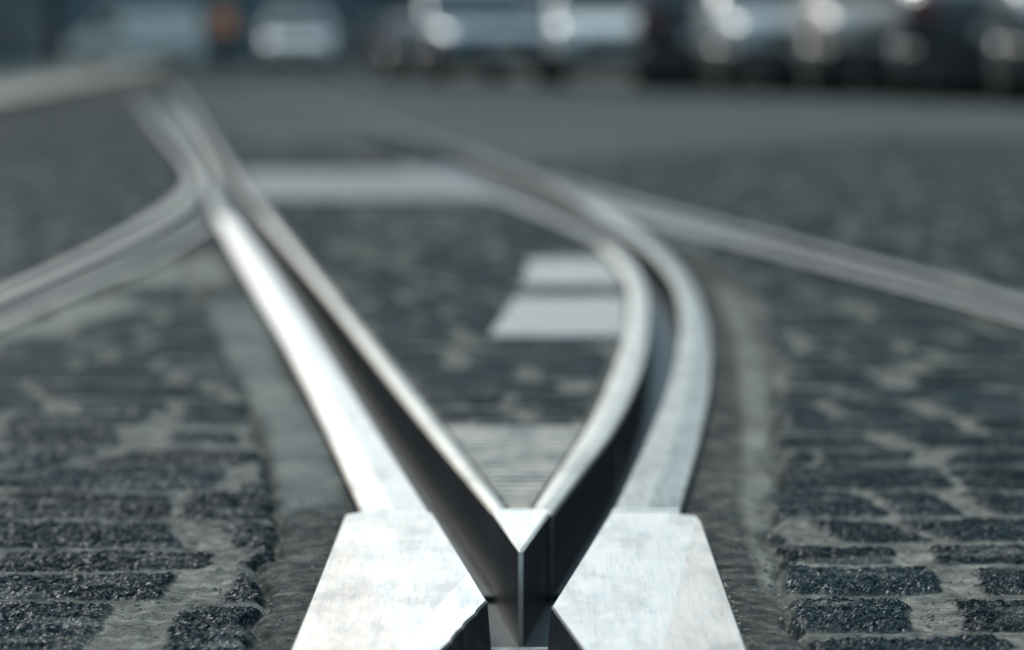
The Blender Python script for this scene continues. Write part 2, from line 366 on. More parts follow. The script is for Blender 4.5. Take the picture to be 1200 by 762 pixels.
fa, fb = at(531, 697), at(500, 730)
bm = plate(poly_all, drL, [(la, lbp), (fa, fb)], frog)
bm.normal_update()
finish(bm, lambda p: 1 if side(p, lbp, la) > 0 else (2 if side(p, fb, fa) < 0 else 0))
lw = obj('wing_plate', bm, [M_POL, M_MATT, M_FRESH, M_WALL], frog)
# right wing plate
R_low = far_ext(Rc, at(680, 762), YN); R_out_near = far_ext(at(822, 614), at(874, 762), YN)
poly_r = [R_low, R_out_near, at(822, 614), at(816, 608), at(797, 606), at(797, 603), at(716, 603), at(690, 645), Rc]
ra, rb = at(818, 608), at(776, 762)
bm = plate(poly_r, [(-0.004, 0)] + [(0, 0)] * 5 + [(-0.004, 0), (-0.004, 0), (-0.0065, 0)], [(ra, rb)], frog)
bm.normal_update()
finish(bm, lambda p: 1 if side(p, ra, rb) > 0 else 0)
obj('wing_plate', bm, [M_POL, M_MATT, M_FRESH, M_WALL], frog)
bm = bmesh.new(); prism(bm, loc([at(717, 603.4), at(796, 603.4), at(797, 601), at(718, 601)]), 0.0035, -0.01, bev=0.001); obj('weld_seam', bm, M_FRESH, frog)
# nose
nose_poly = [at(598, 600), at(577, 600.5), at(578, 604), at(607.4, 648), at(613, 648), at(641, 607), at(646, 604), at(645, 601), at(621, 600)]
bm = bmesh.new(); P = loc(nose_poly)
f = prism(bm, P, 0.0025, -0.08); bm.normal_update()
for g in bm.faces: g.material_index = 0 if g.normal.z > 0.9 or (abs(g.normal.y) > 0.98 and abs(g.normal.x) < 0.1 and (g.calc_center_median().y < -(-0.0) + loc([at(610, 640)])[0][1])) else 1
bmesh.ops.bevel(bm, geom=[e for e in f.edges], offset=0.0015, segments=2, affect='EDGES')
obj('nose', bm, [M_FRESH, M_WALL], frog)
# near nose, its point just below the picture
i1 = at(612, 772); nl = far_ext(Rc, i1, YN); nr = far_ext(Lc, i1, YN)
bm = bmesh.new(); f = prism(bm, loc([i1, nl, nr]), 0.0025, -0.08); bm.normal_update()
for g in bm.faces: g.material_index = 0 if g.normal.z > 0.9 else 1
obj('nose', bm, [M_POL, M_WALL], frog)
# floor of the crossing grooves
yf = 2.12; xl_, xr_ = -0.12, 0.12
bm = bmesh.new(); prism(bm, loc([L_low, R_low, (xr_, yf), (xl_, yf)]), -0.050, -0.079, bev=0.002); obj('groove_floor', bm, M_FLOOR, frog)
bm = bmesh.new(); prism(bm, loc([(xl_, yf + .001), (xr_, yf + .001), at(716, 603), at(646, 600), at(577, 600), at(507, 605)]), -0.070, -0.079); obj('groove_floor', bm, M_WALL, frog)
corridors.append(np.array([L_out_near, R_out_near, at(822, 614), at(816, 606), at(797, 603), at(422, 597), at(404, 607)]))

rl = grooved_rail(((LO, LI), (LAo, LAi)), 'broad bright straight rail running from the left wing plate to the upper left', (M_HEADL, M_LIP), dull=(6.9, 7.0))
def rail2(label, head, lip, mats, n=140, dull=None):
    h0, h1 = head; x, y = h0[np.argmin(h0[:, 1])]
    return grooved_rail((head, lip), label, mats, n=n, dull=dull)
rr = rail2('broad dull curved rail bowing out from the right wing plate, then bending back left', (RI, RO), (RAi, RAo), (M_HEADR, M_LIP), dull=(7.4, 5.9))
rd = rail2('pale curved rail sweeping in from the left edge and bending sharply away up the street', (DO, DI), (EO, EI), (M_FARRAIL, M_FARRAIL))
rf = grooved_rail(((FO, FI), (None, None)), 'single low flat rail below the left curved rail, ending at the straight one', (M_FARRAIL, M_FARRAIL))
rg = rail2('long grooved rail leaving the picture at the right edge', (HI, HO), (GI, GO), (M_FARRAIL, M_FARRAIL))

# ---------------------------------------------------------------- covers and slabs
def slab(name, px, top, label, cat, m, th=0.03):
    P = [at(*p) for p in px]; c = np.mean(P, axis=0)
    bm = bmesh.new(); prism(bm, [(p[0] - c[0], p[1] - c[1]) for p in P], 0, -th, bev=0.002)
    o = obj(name, bm, m, None, (float(c[0]), float(c[1]), top)); corr_slabs.append(np.array(P)); return tag(o, label, cat)
corr_slabs = []
# ribbed triangular cover in the V
V0 = [at(597.5, 598.5), at(521, 495), at(690, 495), at(621.5, 598.5)]
yv0, yv1 = V0[0][1] + 0.001, V0[1][1]
def vx(y, side_):
    A = byy(LAi, 200) if side_ < 0 else byy(RAi, 200)
    return float(np.interp(y, A[:, 1], A[:, 0])) + (0.003 if side_ < 0 else -0.003)
bm = bmesh.new(); rows = []; ys = []
y = yv0; pitch = 0.030
while y < yv1:
    for k, hh in ((0, -0.008), (0.2, 0.0), (0.62, 0.0), (0.75, -0.008)):
        if y + k * pitch < yv1: ys.append((y + k * pitch, hh))
    y += pitch
vcx, vcy = float(np.mean([p[0] for p in V0])), float(np.mean([p[1] for p in V0]))
prev = None
for yy, hh in ys:
    xl, xr = vx(yy, -1), vx(yy, 1)
    row = [bm.verts.new((x_ - vcx, yy - vcy, z_)) for x_, z_ in ((xl, -0.05), (xl, -0.004), (xl + .0015, hh), (xr - .0015, hh), (xr, -0.004), (xr, -0.05))]
    if prev:
        for i in range(5): bm.faces.new((prev[i], prev[i + 1], row[i + 1], row[i]))
    else: bm.faces.new(row[::-1])
    prev = row
bm.faces.new(prev)
tag(obj('ribbed_cover', bm, M_RIB, None, (vcx, vcy, -0.003)), 'ribbed triangular cover filling the point of the V between the two guard lips', 'cover')
corr_slabs.append(np.array(V0))
slab('cover_plate', [(572, 391), (603, 346), (734, 346), (733, 391)], -0.002, 'bright flat cover plate against the right guard lip, the nearer of two', 'cover plate', M_CONC)
slab('cover_plate', [(612, 331), (620, 301), (712, 301), (732, 331)], -0.004, 'dimmer narrow cover plate against the right guard lip, the farther of two', 'cover plate', M_CONC)
slab('concrete_slab', [(303, 232), (281, 199), (500, 199), (588, 232)], -0.003, 'wide pale concrete slab lying across the track between the rails', 'slab', M_CONC2)

# ---------------------------------------------------------------- granite sett paving: one height field, finer towards the camera
def hash2(ix, iy, s=0):
    h = (ix.astype(np.int64) * 374761393 + iy.astype(np.int64) * 668265263 + s * 1442695041) & 0xffffffff
    h = ((h ^ (h >> 13)) * 1274126177) & 0xffffffff
    return ((h ^ (h >> 16)) & 0xffffff) / float(0xffffff)
def vnoise(x, y, s=0):
    ix, iy = np.floor(x), np.floor(y); fx, fy = x - ix, y - iy
    fx = fx * fx * (3 - 2 * fx); fy = fy * fy * (3 - 2 * fy)
    a, b, c, d = hash2(ix, iy, s), hash2(ix + 1, iy, s), hash2(ix, iy + 1, s), hash2(ix + 1, iy + 1, s)
    return (a * (1 - fx) + b * fx) * (1 - fy) + (c * (1 - fx) + d * fx) * fy
def fbm(x, y, o=4, s=0):
    r = 0; a = 0.5
    for k in range(o): r = r + a * vnoise(x * 2 ** k, y * 2 ** k, s + k); a *= 0.5
    return r
def flakes(x, y, s=0):
    """chipped facets: every cell of a Voronoi diagram has its own height and tilt"""
    ix, iy = np.floor(x), np.floor(y); best = np.full(x.shape, 9.0); val = np.zeros(x.shape)
    for dx in (-1, 0, 1):
        for dy in (-1, 0, 1):
            cx, cy = ix + dx, iy + dy
            px_, py_ = cx + hash2(cx, cy, s), cy + hash2(cx, cy, s + 1)
            d = (x - px_) ** 2 + (y - py_) ** 2; m_ = d < best
            v_ = hash2(cx, cy, s + 2) + (x - px_) * (hash2(cx, cy, s + 3) - .5) * 1.6 + (y - py_) * (hash2(cx, cy, s + 4) - .5) * 1.6
            val = np.where(m_, v_, val); best = np.where(m_, d, best)
    return val
us = [0.0]; 
while us[-1] < 1.3:
    a = us[-1]; us.append(a + (0.00085 if a < 0.215 else 0.00085 + (a - 0.215) * 0.05))
us = np.array(us); us = np.concatenate([-us[:0:-1], us])
zs = [1.25]
while zs[-1] < 150:
    z = zs[-1]
    if z < 1.8: d = 0.004
    elif z < 2.75: d = 0.0021
    elif z < 3.6: d = 0.0045
    else: d = max(0.008, z * z / 1296 * 0.55)
    zs.append(z + d)
zs = np.array(zs); NU, NZ = len(us), len(zs)
U, Zz = np.meshgrid(us, zs); X = (U * Zz).ravel(); Y = Zz.ravel(); PT = np.stack([X, Y], 1)
print('paving grid', NU, NZ, NU * NZ)
# zones: 0 left of the straight rail, 1 inside the V, 2 right of the curved rail
def xat(L, y): 
    o = np.argsort(L[:, 1]); return np.interp(y, L[o, 1], L[o, 0])
nearL = np.array([L_out_near, at(404, 607)]); nearR = np.array([R_out_near, at(822, 614)])
Lfull = np.vstack([nearL, LO]); Rfull = np.vstack([nearR, RO])
zone = np.where(X < xat(Lfull, Y), 0, np.where(X > xat(Rfull, Y), 2, 1))
# strips of grout beside the rails
SL = ats([(286, 762), (319, 674), (327, 615), (316, 566), (300, 485), (265, 415), (240, 362), (215, 310), (214, 285)], PAVEZ)
SR = ats([(940, 762), (903, 620), (908, 539), (911, 458), (895, 393), (873, 352), (845, 312), (815, 290)], PAVEZ)
SL = np.vstack([[SL[0, 0] + (SL[0, 0] - SL[1, 0]) * 4, SL[0, 1] + (SL[0, 1] - SL[1, 1]) * 4], SL]); SR = np.vstack([[SR[0, 0] + (SR[0, 0] - SR[1, 0]) * 4, SR[0, 1] + (SR[0, 1] - SR[1, 1]) * 4], SR])
wob = (fbm(X * 22, Y * 22, 3, 5) - 0.45) * 0.035
sdist = np.where(zone == 0, X - (xat(SL, Y) + wob), np.where(zone == 2, (xat(SR, Y) + wob) - X, -1.0))
inS = ((zone == 0) & (Y < SL[:, 1].max())) | ((zone == 2) & (Y < SR[:, 1].max()))
strip = np.where(inS, np.clip(sdist / 0.006 + 0.5, 0, 1), 0.0)
# sett rows
stone = np.zeros(len(X)); tone = np.zeros(len(X)); edge = np.zeros(len(X))
rowsets = {0: [1.20, 1.33, 1.47, 1.60, 1.74, 1.885, 2.068, 2.205, 2.305, 2.44, 2.60, 2.76], 1: [1.2, 2.5, 2.95, 3.10, 3.24], 2: [1.22, 1.36, 1.50, 1.65, 1.80, 1.955, 2.095, 2.22, 2.325, 2.45, 2.61]}
yw = Y + (fbm(X * 3.1, Y * 3.1, 3, 21) - 0.45) * 0.05 + (fbm(X * 16, Y * 16, 3, 31) - .45) * 0.010
for zn in (0, 1, 2):
    rs = random.Random(40 + zn); b_ = list(rowsets[zn])
    while b_[-1] < 155: b_.append(b_[-1] + rs.uniform(0.115, 0.17))
    b_ = np.array(b_); m_ = np.where(zone == zn)[0]
    r_ = np.clip(np.searchsorted(b_, yw[m_]) - 1, 0, len(b_) - 2)
    dy0 = yw[m_] - b_[r_]; dy1 = b_[r_ + 1] - yw[m_]
    jy = 0.007 + 0.009 * hash2(r_, r_ * 0 + zn, 3)
    xw = X[m_] + (fbm(X[m_] * 14, Y[m_] * 14, 3, 51) - .45) * 0.02 + (dy0 - .06) * (hash2(r_, r_ * 0, 9) - .5) * 0.55
    W = 0.165; ph = hash2(r_, r_ * 0 + zn, 7)
    g = xw / W + ph; gi = np.floor(g)
    # jittered joints
    j0 = gi + (hash2(gi, r_, 60 + zn) - .5) * 0.62; k = g < j0; gi = np.where(k, gi - 1, gi)
    j0 = gi + (hash2(gi, r_, 60 + zn) - .5) * 0.62; j1 = gi + 1 + (hash2(gi + 1, r_, 60 + zn) - .5) * 0.62
    k = g > j1; gi = np.where(k, gi + 1, gi)
    j0 = gi + (hash2(gi, r_, 60 + zn) - .5) * 0.62; j1 = gi + 1 + (hash2(gi + 1, r_, 60 + zn) - .5) * 0.62
    wx0 = 0.003 + 0.024 * hash2(gi, r_, 90) ** 2; wx1 = 0.003 + 0.024 * hash2(gi, r_, 91) ** 2
    dx0 = (g - j0) * W - wx0; dx1 = (j1 - g) * W - wx1
    if zn == 0:   # the near left row shows one stone, a wide joint and another stone
        s_ = (Y[m_] > 1.885) & (Y[m_] < 2.068)
        xs = X[m_] + (fbm(X[m_] * 30, Y[m_] * 30, 3, 52) - .45) * 0.012
        dj = np.where(xs < -0.243, -0.268 - xs, xs + 0.222); gi = np.where(s_, np.where(xs < -0.243, 900, 901), gi)
        dx0 = np.where(s_, dj, dx0); dx1 = np.where(s_, 0.05, dx1)
    e = np.minimum(np.minimum(dx0, dx1), np.minimum(dy0, dy1) - jy)
    # rounded corners
    ax = np.minimum(dx0, dx1); ay = np.minimum(dy0, dy1) - jy; rad = 0.014
    corner = (ax < rad) & (ay < rad); e = np.where(corner, rad - np.hypot(rad - ax, rad - ay), e)
    edge[m_] = e; tone[m_] = hash2(gi, r_, 77)
    # some stones are smeared over with grout
    low = hash2(gi, r_, 123)
    edge[m_] = np.where(low < 0.06, e - 0.03, edge[m_])
rag = (fbm(X * 90, Y * 60, 3, 61) - .45) * 0.011 * (Y < 5)
edge = edge + rag
edge = np.where(inS, np.minimum(edge, -sdist + (-0.002)), edge)
# plain ground right against the lips inside the V
for L_, sg in ((LAi, 1), (RAi, -1)):
    m_ = (zone == 1) & (Y < 9); dd = (X - xat(L_, Y)) * sg; edge = np.where(m_, np.minimum(edge, dd - 0.012), edge)
stone = np.clip(edge / 0.004 + 0.5, 0, 1)
prof = np.clip(edge / 0.012, 0, 1); prof = np.sqrt(1 - (1 - prof) ** 2)
near = np.clip((4.2 - Y) / 1.4, 0, 1)
nf = np.where(near > 0)[0]
chips = np.zeros(len(X))
xn, yn = X[nf], Y[nf]
ch = flakes(xn / 0.0058, yn / 0.0085, 200) * 0.0021 + flakes(xn / 0.0026, yn / 0.0042, 300) * 0.0009 + (fbm(xn * 32, yn * 32, 3, 71) - .45) * 0.004 - 0.0022
chips[nf] = ch * near[nf]
H = np.full(len(X), PAVEZ) - 0.002 + (fbm(X * 5, Y * 5, 3, 81) - .45) * 0.006
gro = (fbm(X * 230, Y * 200, 2, 82) - .4) * 0.0006 * near
H = H + gro * 0.5 * (1 - stone) + stone * chips + prof * (0.0030 + (tone - .5) * 0.003)
valley = np.exp(-np.clip(-edge, 0, 1) * 0 - ((edge + 0.012) / 0.006) ** 2) * (edge < 0) * 0.002
H -= valley * (1 - strip)
H = np.where(strip > 0, H + strip * (0.003 * np.clip(sdist / 0.03, 0, 1) + (fbm(X * 220, Y * 160, 2, 83) - .4) * 0.0004 * near), H)
# the edge of the gutter strip dips where it meets the setts
H -= np.exp(-((sdist + 0.001) / 0.005) ** 2) * inS * 0.007
far = np.clip((Y - 14) / 20, 0, 1); H = H * (1 - far) + (PAVEZ - 0.003) * far
cut = np.zeros(len(X), bool)
for c in corridors: cut |= inside(PT, c)
for c in corr_slabs: cut |= inside(PT, c)
H = np.where(cut, -0.085, H)
H = np.where((~cut) & (H > -0.003), -0.003 - (H + 0.003) * 0.2, H)
# paler patches in the surface
def soft(px, blur, Z=PAVEZ):
    poly = ats(px, Z); jx = (fbm(X / blur / 2, Y / blur / 4, 3, 400) - .45) * blur * 2; jy_ = (fbm(X / blur / 2, Y / blur / 4, 3, 500) - .45) * blur * 6
    acc = np.zeros(len(X))
    for k in range(6):
        a = k * math.pi / 3; acc += inside(PT + np.stack([jx + blur * math.cos(a), jy_ + blur * 3 * math.sin(a)], 1), poly)
    return acc / 6
lane = soft([(205, 104), (330, 97), (520, 104), (860, 112), (1300, 128), (1300, 165), (1000, 165), (800, 178), (620, 190), (560, 190), (480, 160), (300, 172), (262, 160)], 0.12)
lane = lane * (0.75 + 0.5 * (fbm(X * 0.6, Y * 0.2, 3, 700) - .45))
lane = np.maximum(lane, soft([(150, 120), (215, 118), (262, 200), (255, 240), (236, 240), (232, 200)], 0.02) * 0.7)
lane = np.maximum(lane, soft([(560, 200), (640, 212), (720, 258), (745, 290), (700, 270), (600, 236), (520, 216)], 0.01) * 0.8)
lane = np.maximum(lane, soft([(705, 222), (840, 258), (850, 285), (820, 292), (775, 282)], 0.008) * 1.0)
lane = np.maximum(lane, soft([(240, 350), (300, 350), (330, 450), (385, 520), (400, 590), (330, 600), (315, 500), (270, 430)], 0.006) * 0.8)
lane = np.maximum(lane, soft([(200, 240), (240, 250), (180, 300), (120, 322), (60, 330)], 0.01) * 0.7)
pale = soft([(112, 330), (150, 316), (186, 303), (252, 296), (272, 332), (150, 338)], 0.01) * 0.75
pale = np.maximum(pale, soft([(242, 355), (300, 355), (335, 450), (385, 520), (400, 585), (325, 600), (315, 500), (272, 430)], 0.005) * (0.42 + 0.5 * (fbm(X * 25, Y * 12, 3, 910) - .45)))
pale = np.maximum(pale, soft([(835, 330), (868, 345), (900, 410), (908, 540), (905, 640), (930, 720), (895, 690), (868, 600), (872, 500), (862, 400)], 0.004) * (0.55 + 0.6 * (fbm(X * 30, Y * 12, 3, 920) - .45)))
pale = np.maximum(pale, soft([(-150, 470), (0, 384), (70, 352), (150, 350), (165, 358), (80, 384), (0, 402)], 0.012) * 0.85)
me = bpy.data.meshes.new('paving')
nv = NU * NZ; co = np.stack([X, Y, H], 1).astype(np.float32).ravel()
i, j = np.meshgrid(np.arange(NZ - 1), np.arange(NU - 1), indexing='ij'); a = (i * NU + j).ravel()
q = np.stack([a, a + 1, a + 1 + NU, a + NU], 1).astype(np.int32)
me.vertices.add(nv); me.vertices.foreach_set('co', co); nq = len(q)
me.loops.add(nq * 4); me.loops.foreach_set('vertex_index', q.ravel()); me.polygons.add(nq)
me.polygons.foreach_set('loop_start', np.arange(0, nq * 4, 4, dtype=np.int32))
me.polygons.foreach_set('use_smooth', (Y[q[:, 0]] > 3.0))
def attr(name, r, g, b):
    l = me.color_attributes.new(name, 'FLOAT_COLOR', 'POINT'); l.data.foreach_set('color', np.stack([r, g, b, np.ones(nv)], 1).astype(np.float32).ravel())
attr('zone', stone * (1 - strip), tone, strip); attr('lane', np.clip(lane, 0, 1), np.clip(pale, 0, 1), np.zeros(nv))
me.update(calc_edges=True)
tag(link('paving', me, M_PAVE), kind='structure')
# ground beyond the paving, below and around it
def quad(name, P, m, z):
    bm = bmesh.new(); bm.faces.new([bm.verts.new((x, y, z)) for x, y in P]); return tag(obj(name, bm, m), kind='structure')
u = float(us[-1]); z0, z1 = 1.25, float(zs[-1])
bm = bmesh.new(); zg = PAVEZ - 0.006; zb = -0.10
B = 1500
def f4(*P): bm.faces.new([bm.verts.new((p[0], p[1], p[2] if len(p) > 2 else zg)) for p in P])
f4((-B, -B), (B, -B), (B, z0), (-B, z0)) if False else None
f4((-B, -B), (-u * z0, -B), (-u * z0, z0), (-B, z0)); f4((u * z0, -B), (B, -B), (B, z0), (u * z0, z0)); f4((-u * z0, -B), (u * z0, -B), (u * z0, z0), (-u * z0, z0))
f4((-B, z0), (-u * z0, z0), (-u * z1, z1), (-B, z1)); f4((u * z0, z0), (B, z0), (B, z1), (u * z1, z1)); f4((-B, z1), (B, z1), (B, B), (-B, B))
f4((-u * z0, z0, zb), (u * z0, z0, zb), (u * z1, z1, zb), (-u * z1, z1, zb))
tag(obj('road', bm, M_ASPH), kind='structure')

# small stones and sand lying in the joints near the camera
_c = np.where((Y < 3.0) & (Y > 1.7) & (np.abs(U.ravel()) < 0.24) & (~cut) & ((stone < 0.25) | (strip > .5)))[0]
_r = random.Random(3); bm = bmesh.new()
for k in _r.sample(list(_c), 900):
    s_ = _r.choice((.0006, .0007, .0009, .0012, .0018)); rr_ = bmesh.ops.create_icosphere(bm, subdivisions=1, radius=s_, matrix=Matrix.Translation((float(X[k]), float(Y[k]), float(H[k]) + s_ * .3)) @ Matrix.Rotation(_r.uniform(0, 3), 4, 'X') @ Matrix.Diagonal((_r.uniform(.7, 1.4), _r.uniform(.7, 1.4), _r.uniform(.5, 1), 1)))
    for v in rr_['verts']: v.co += Vector((_r.gauss(0, s_ * .15), _r.gauss(0, s_ * .15), _r.gauss(0, s_ * .1)))
M_SAND = mat('sand', (0.2, 0.2, 0.18), 0.85, build=conc((0.05, 0.055, 0.055), (0.32, 0.29, 0.24), 260))
tag(obj('gravel', bm, M_SAND), 'loose sand and tiny stones lying in the joints of the paving', 'gravel', kind='stuff')

# ---------------------------------------------------------------- pavements with kerbs
def band(name, line_in, line_out, z, m, th=0.14):
    bm = bmesh.new(); n = len(line_in)
    rows = [[bm.verts.new((a[0], a[1], -0.05)), bm.verts.new((a[0], a[1], z)), bm.verts.new((b[0], b[1], z)), bm.verts.new((b[0], b[1], -0.05))] for a, b in zip(line_in, line_out)]
    for r0, r1 in zip(rows, rows[1:]):
        for k in range(3): bm.faces.new((r0[k], r0[k + 1], r1[k + 1], r1[k]))
    bm.faces.new(rows[0]); bm.faces.new(rows[-1][::-1])
    return tag(obj(name, bm, m), kind='structure')
def lpos(y, off): return (-1.55 - 0.098 * y - off, y)
def rpos(y, off): return (9.0 - 0.17 * y + off if y < 62 else 9.0 - .17 * 62 + off + (y - 62) * -0.05, y)
yy = [-20, 5, 20, 40, 62, 90, 140, 240]
band('kerb', [lpos(y, 0.0) for y in yy], [lpos(y, 0.15) for y in yy], 0.045, M_WALK)
band('pavement', [lpos(y, 0.152) for y in yy], [lpos(y, 5.5) for y in yy], 0.043, M_WALK)
band('kerb', [rpos(y, 0.0) for y in yy], [rpos(y, 0.15) for y in yy], 0.11, M_KERB)
band('pavement', [rpos(y, 0.152) for y in yy], [rpos(y, 4.5) for y in yy], 0.108, M_CONC2)

# ---------------------------------------------------------------- buildings
def brick(c0, c1):
    def f(t, b):
        tc = N(t, 'ShaderNodeTexCoord'); mp = N(t, 'ShaderNodeMapping'); mp.inputs['Rotation'].default_value = (R(90), 0, 0)
        t.links.new(tc.outputs['Object'], mp.inputs[0])
        br = N(t, 'ShaderNodeTexBrick'); br.inputs['Scale'].default_value = 3.5; br.inputs['Color1'].default_value = (*c0, 1); br.inputs['Color2'].default_value = (*c1, 1)
        br.inputs['Mortar'].default_value = (c1[0] * 1.3, c1[1] * 1.3, c1[2] * 1.3, 1); t.links.new(mp.outputs[0], br.inputs['Vector'])
        n = noise(t, tc.outputs['Object'], 0.8, 5); t.links.new(mix(t, 1.0, br.outputs[0], ramp(t, n, [(0.3, 0.7), (0.7, 1.1)]), 'MULTIPLY'), b.inputs['Base Color'])
    return f
M_BR = {'dark slate brick': mat('slate_brick', (.1, .1, .1), .8, build=brick((0.05, 0.06, 0.065), (0.07, 0.08, 0.085))),
        'brown brick': mat('brown_brick', (.1, .1, .1), .8, build=brick((0.09, 0.06, 0.045), (0.12, 0.085, 0.065))),
        'grey rendered': mat('grey_render', (.1, .1, .1), .8, build=conc((0.08, 0.10, 0.105), (0.13, 0.145, 0.15), 0.8)),
        'teal grey rendered': mat('teal_render', (.1, .1, .1), .8, build=conc((0.05, 0.075, 0.085), (0.08, 0.105, 0.115), 0.8))}
M_GLASS = mat('window_glass', (0.02, 0.025, 0.03), 0.12)
M_FRAME = mat('window_frame_paint', (0.30, 0.31, 0.30), 0.5, build=conc((0.26, 0.27, 0.26), (0.34, 0.34, 0.33), 3))
M_ROOF = mat('roof_slate', (0.05, 0.055, 0.06), 0.6, build=conc((0.04, 0.045, 0.05), (0.07, 0.075, 0.08), 2))
M_DOOR = mat('door_paint', (0.07, 0.05, 0.04), 0.4, build=conc((0.06, 0.04, 0.03), (0.09, 0.06, 0.045), 3))
def building(name, kind, p, rz, L, D, Hh, nwin, floors, label):
    """front wall along local +x at y=0, body behind it (local +y)"""
    t = thing(name, label, 'building', (p[0], p[1], 0), rz, 'buildings along the street')
    bm = bmesh.new(); box(bm, 0, L, 0, D, -0.1, Hh); box(bm, -0.06, L + .06, -0.14, 0.1, Hh - 0.35, Hh - 0.02)
    box(bm, 0.0, L, -0.06, 0.02, 0, 0.7); obj('wall', bm, M_BR[kind], t)
    bm = bmesh.new(); v = [bm.verts.new(c) for c in ((-.15, -.3, Hh), (L + .15, -.3, Hh), (L + .15, D + .3, Hh), (-.15, D + .3, Hh), (-.15, D / 2, Hh + 2.6), (L + .15, D / 2, Hh + 2.6))]
    for q_ in ((0, 1, 5, 4), (2, 3, 4, 5), (0, 4, 3), (1, 2, 5), (3, 2, 1, 0)): bm.faces.new([v[k] for k in q_])
    rf_ = obj('roof', bm, M_ROOF, t)
    bm = bmesh.new(); box(bm, L * .25, L * .25 + .9, D / 2 - .35, D / 2 + .35, Hh + 1.4, Hh + 3.6); obj('chimney', bm, M_BR[kind], rf_)
    gap = L / nwin; wm = fm = None
    for fl in range(floors):
        for k in range(nwin):
            cx = gap * (k + .5); zb_ = 0.85 + fl * 3.1
            if fl == 0 and k == nwin // 2:
                bm = bmesh.new(); box(bm, cx - .5, cx + .5, -0.10, -0.02, 0.05, 2.15)
                for zz in (0.3, 1.2): box(bm, cx - .36, cx + .36, -.125, -.09, zz, zz + .7)
                dr = obj('door', bm, M_DOOR, t); bm = bmesh.new(); cyl(bm, (cx + .4, -.17, 1.05), (cx + .4, -.09, 1.05), .03); obj('handle', bm, M_FRAME, dr); continue
            if wm is None:
                bm = bmesh.new(); box(bm, -.55, .55, -.03, .02, 0, 1.55); wo = obj('window', bm, M_GLASS, t, (cx, -.012, zb_)); wm = wo.data
                bm = bmesh.new()
                for a_ in ((-.62, -.5, -.07, .0, -.06, 1.6), (.5, .62, -.07, .0, -.06, 1.6), (-.5, .5, -.07, 0, 1.48, 1.6), (-.04, .04, -.06, -.005, 0.0, 1.48), (-.5, .5, -.058, -.005, .76, .82), (-.7, .7, -.14, 0, -.14, -.03)): box(bm, *a_)
                fo_ = obj('window_frame', bm, M_FRAME, wo); fm = fo_.data
            else:
                wo = link('window', wm, None, t, (cx, -.012, zb_)); link('window_frame', fm, None, wo)
    return t
al = math.atan(0.098); ar = math.atan(0.17)
# left side of the street: the fronts face right
for k, (y0, L, kind, hh, n, lab) in enumerate([(2, 22, 'brown brick', 6.4, 6, 'brown brick building on the left side, beside the camera'), (25, 26, 'grey rendered', 6.8, 7, 'grey rendered building on the left side, second along'),
        (52, 30, 'dark slate brick', 6.4, 8, 'dark slate brick building at the far left of the picture'), (83, 34, 'teal grey rendered', 6.8, 9, 'teal grey building behind the lamp post, farthest on the left')]):
    p = lpos(y0, 5.4); building('terraced_house', kind, p, R(90) + al, L, 9, hh + 3.1, n, 3, lab)
# right side: fronts face left
for k, (y1, L, kind, hh, n, lab) in enumerate([(22, 20, 'grey rendered', 6.6, 6, 'grey rendered building on the right side, beside the camera'), (45, 22.3, 'dark slate brick', 6.4, 6, 'dark slate brick building behind the nearest parked cars'),
        (64, 18.5, 'brown brick', 6.8, 5, 'brown brick building behind the farther parked cars')]):
    p = (9.0 - .17 * y1 + 4.4, y1); building('terraced_house', kind, p, R(-90) + ar, L, 9, hh + 3.1, n, 3, lab)
building('terraced_house', 'dark slate brick', (-1.0 + 4.4, 66), R(0), 24, 10, 9.7, 7, 3, 'dark slate corner building facing down the street')
building('terraced_house', 'teal grey rendered', (-34, 165), R(0), 30, 12, 12.9, 9, 4, 'teal grey building closing the street behind the white van')
building('terraced_house', 'dark slate brick', (-3.6, 158), R(0), 34, 12, 12.6, 10, 4, 'dark slate building closing the street on the right')

# ---------------------------------------------------------------- cars
def paint(name, col, rough=0.38, metal=0.2):
    def f(t, b):
        tc = N(t, 'ShaderNodeTexCoord'); n = noise(t, tc.outputs['Object'], 3, 4)
        t.links.new(mix(t, 1.0, tuple(col), ramp(t, n, [(0.3, 0.85), (0.7, 1.0)]), 'MULTIPLY'), b.inputs['Base Color']); b.inputs['Coat Weight'].default_value = 0.3; b.inputs['Coat Roughness'].default_value = 0.3
    return mat(name, col, rough, metal, build=f)
M_TYRE = mat('tyre_rubber', (0.015, 0.015, 0.015), 0.8, build=conc((0.012, 0.012, 0.012), (0.022, 0.022, 0.022), 8))
M_RIM = mat('alloy_rim', (0.5, 0.5, 0.5), 0.35, 0.9, build=conc((0.4, 0.4, 0.4), (0.55, 0.55, 0.55), 6))
M_LAMP = mat('lamp_glass', (0.75, 0.75, 0.72), 0.08, 0.3, build=conc((0.7, 0.7, 0.68), (0.8, 0.8, 0.78), 9))
M_RED = mat('rear_lamp', (0.35, 0.02, 0.015), 0.2, build=conc((0.10, 0.012, 0.01), (0.15, 0.02, 0.015), 9))
M_BLACK = mat('black_trim', (0.02, 0.02, 0.02), 0.5, build=conc((0.015, 0.015, 0.015), (0.03, 0.03, 0.03), 6))
M_PLATE = mat('number_plate', (0.7, 0.7, 0.66), 0.4, build=conc((0.66, 0.66, 0.6), (0.74, 0.74, 0.7), 9))
def section(y, hw, z0, z1, k=0.16):
    """rounded box section of a car body at station y"""
    r = min(k, (z1 - z0) * .45); c = []
    for (sx, a0) in ((1, -90), (1, 0), (-1, 90), (-1, 180)):
        cx = sx * (hw - r); cz = (z0 + r) if a0 in (-90, 180) else (z1 - r)
        for st in range(4):
            a = R(a0 + st * 30); c.append((cx + r * math.cos(a), y, cz + r * math.sin(a)))
    return c
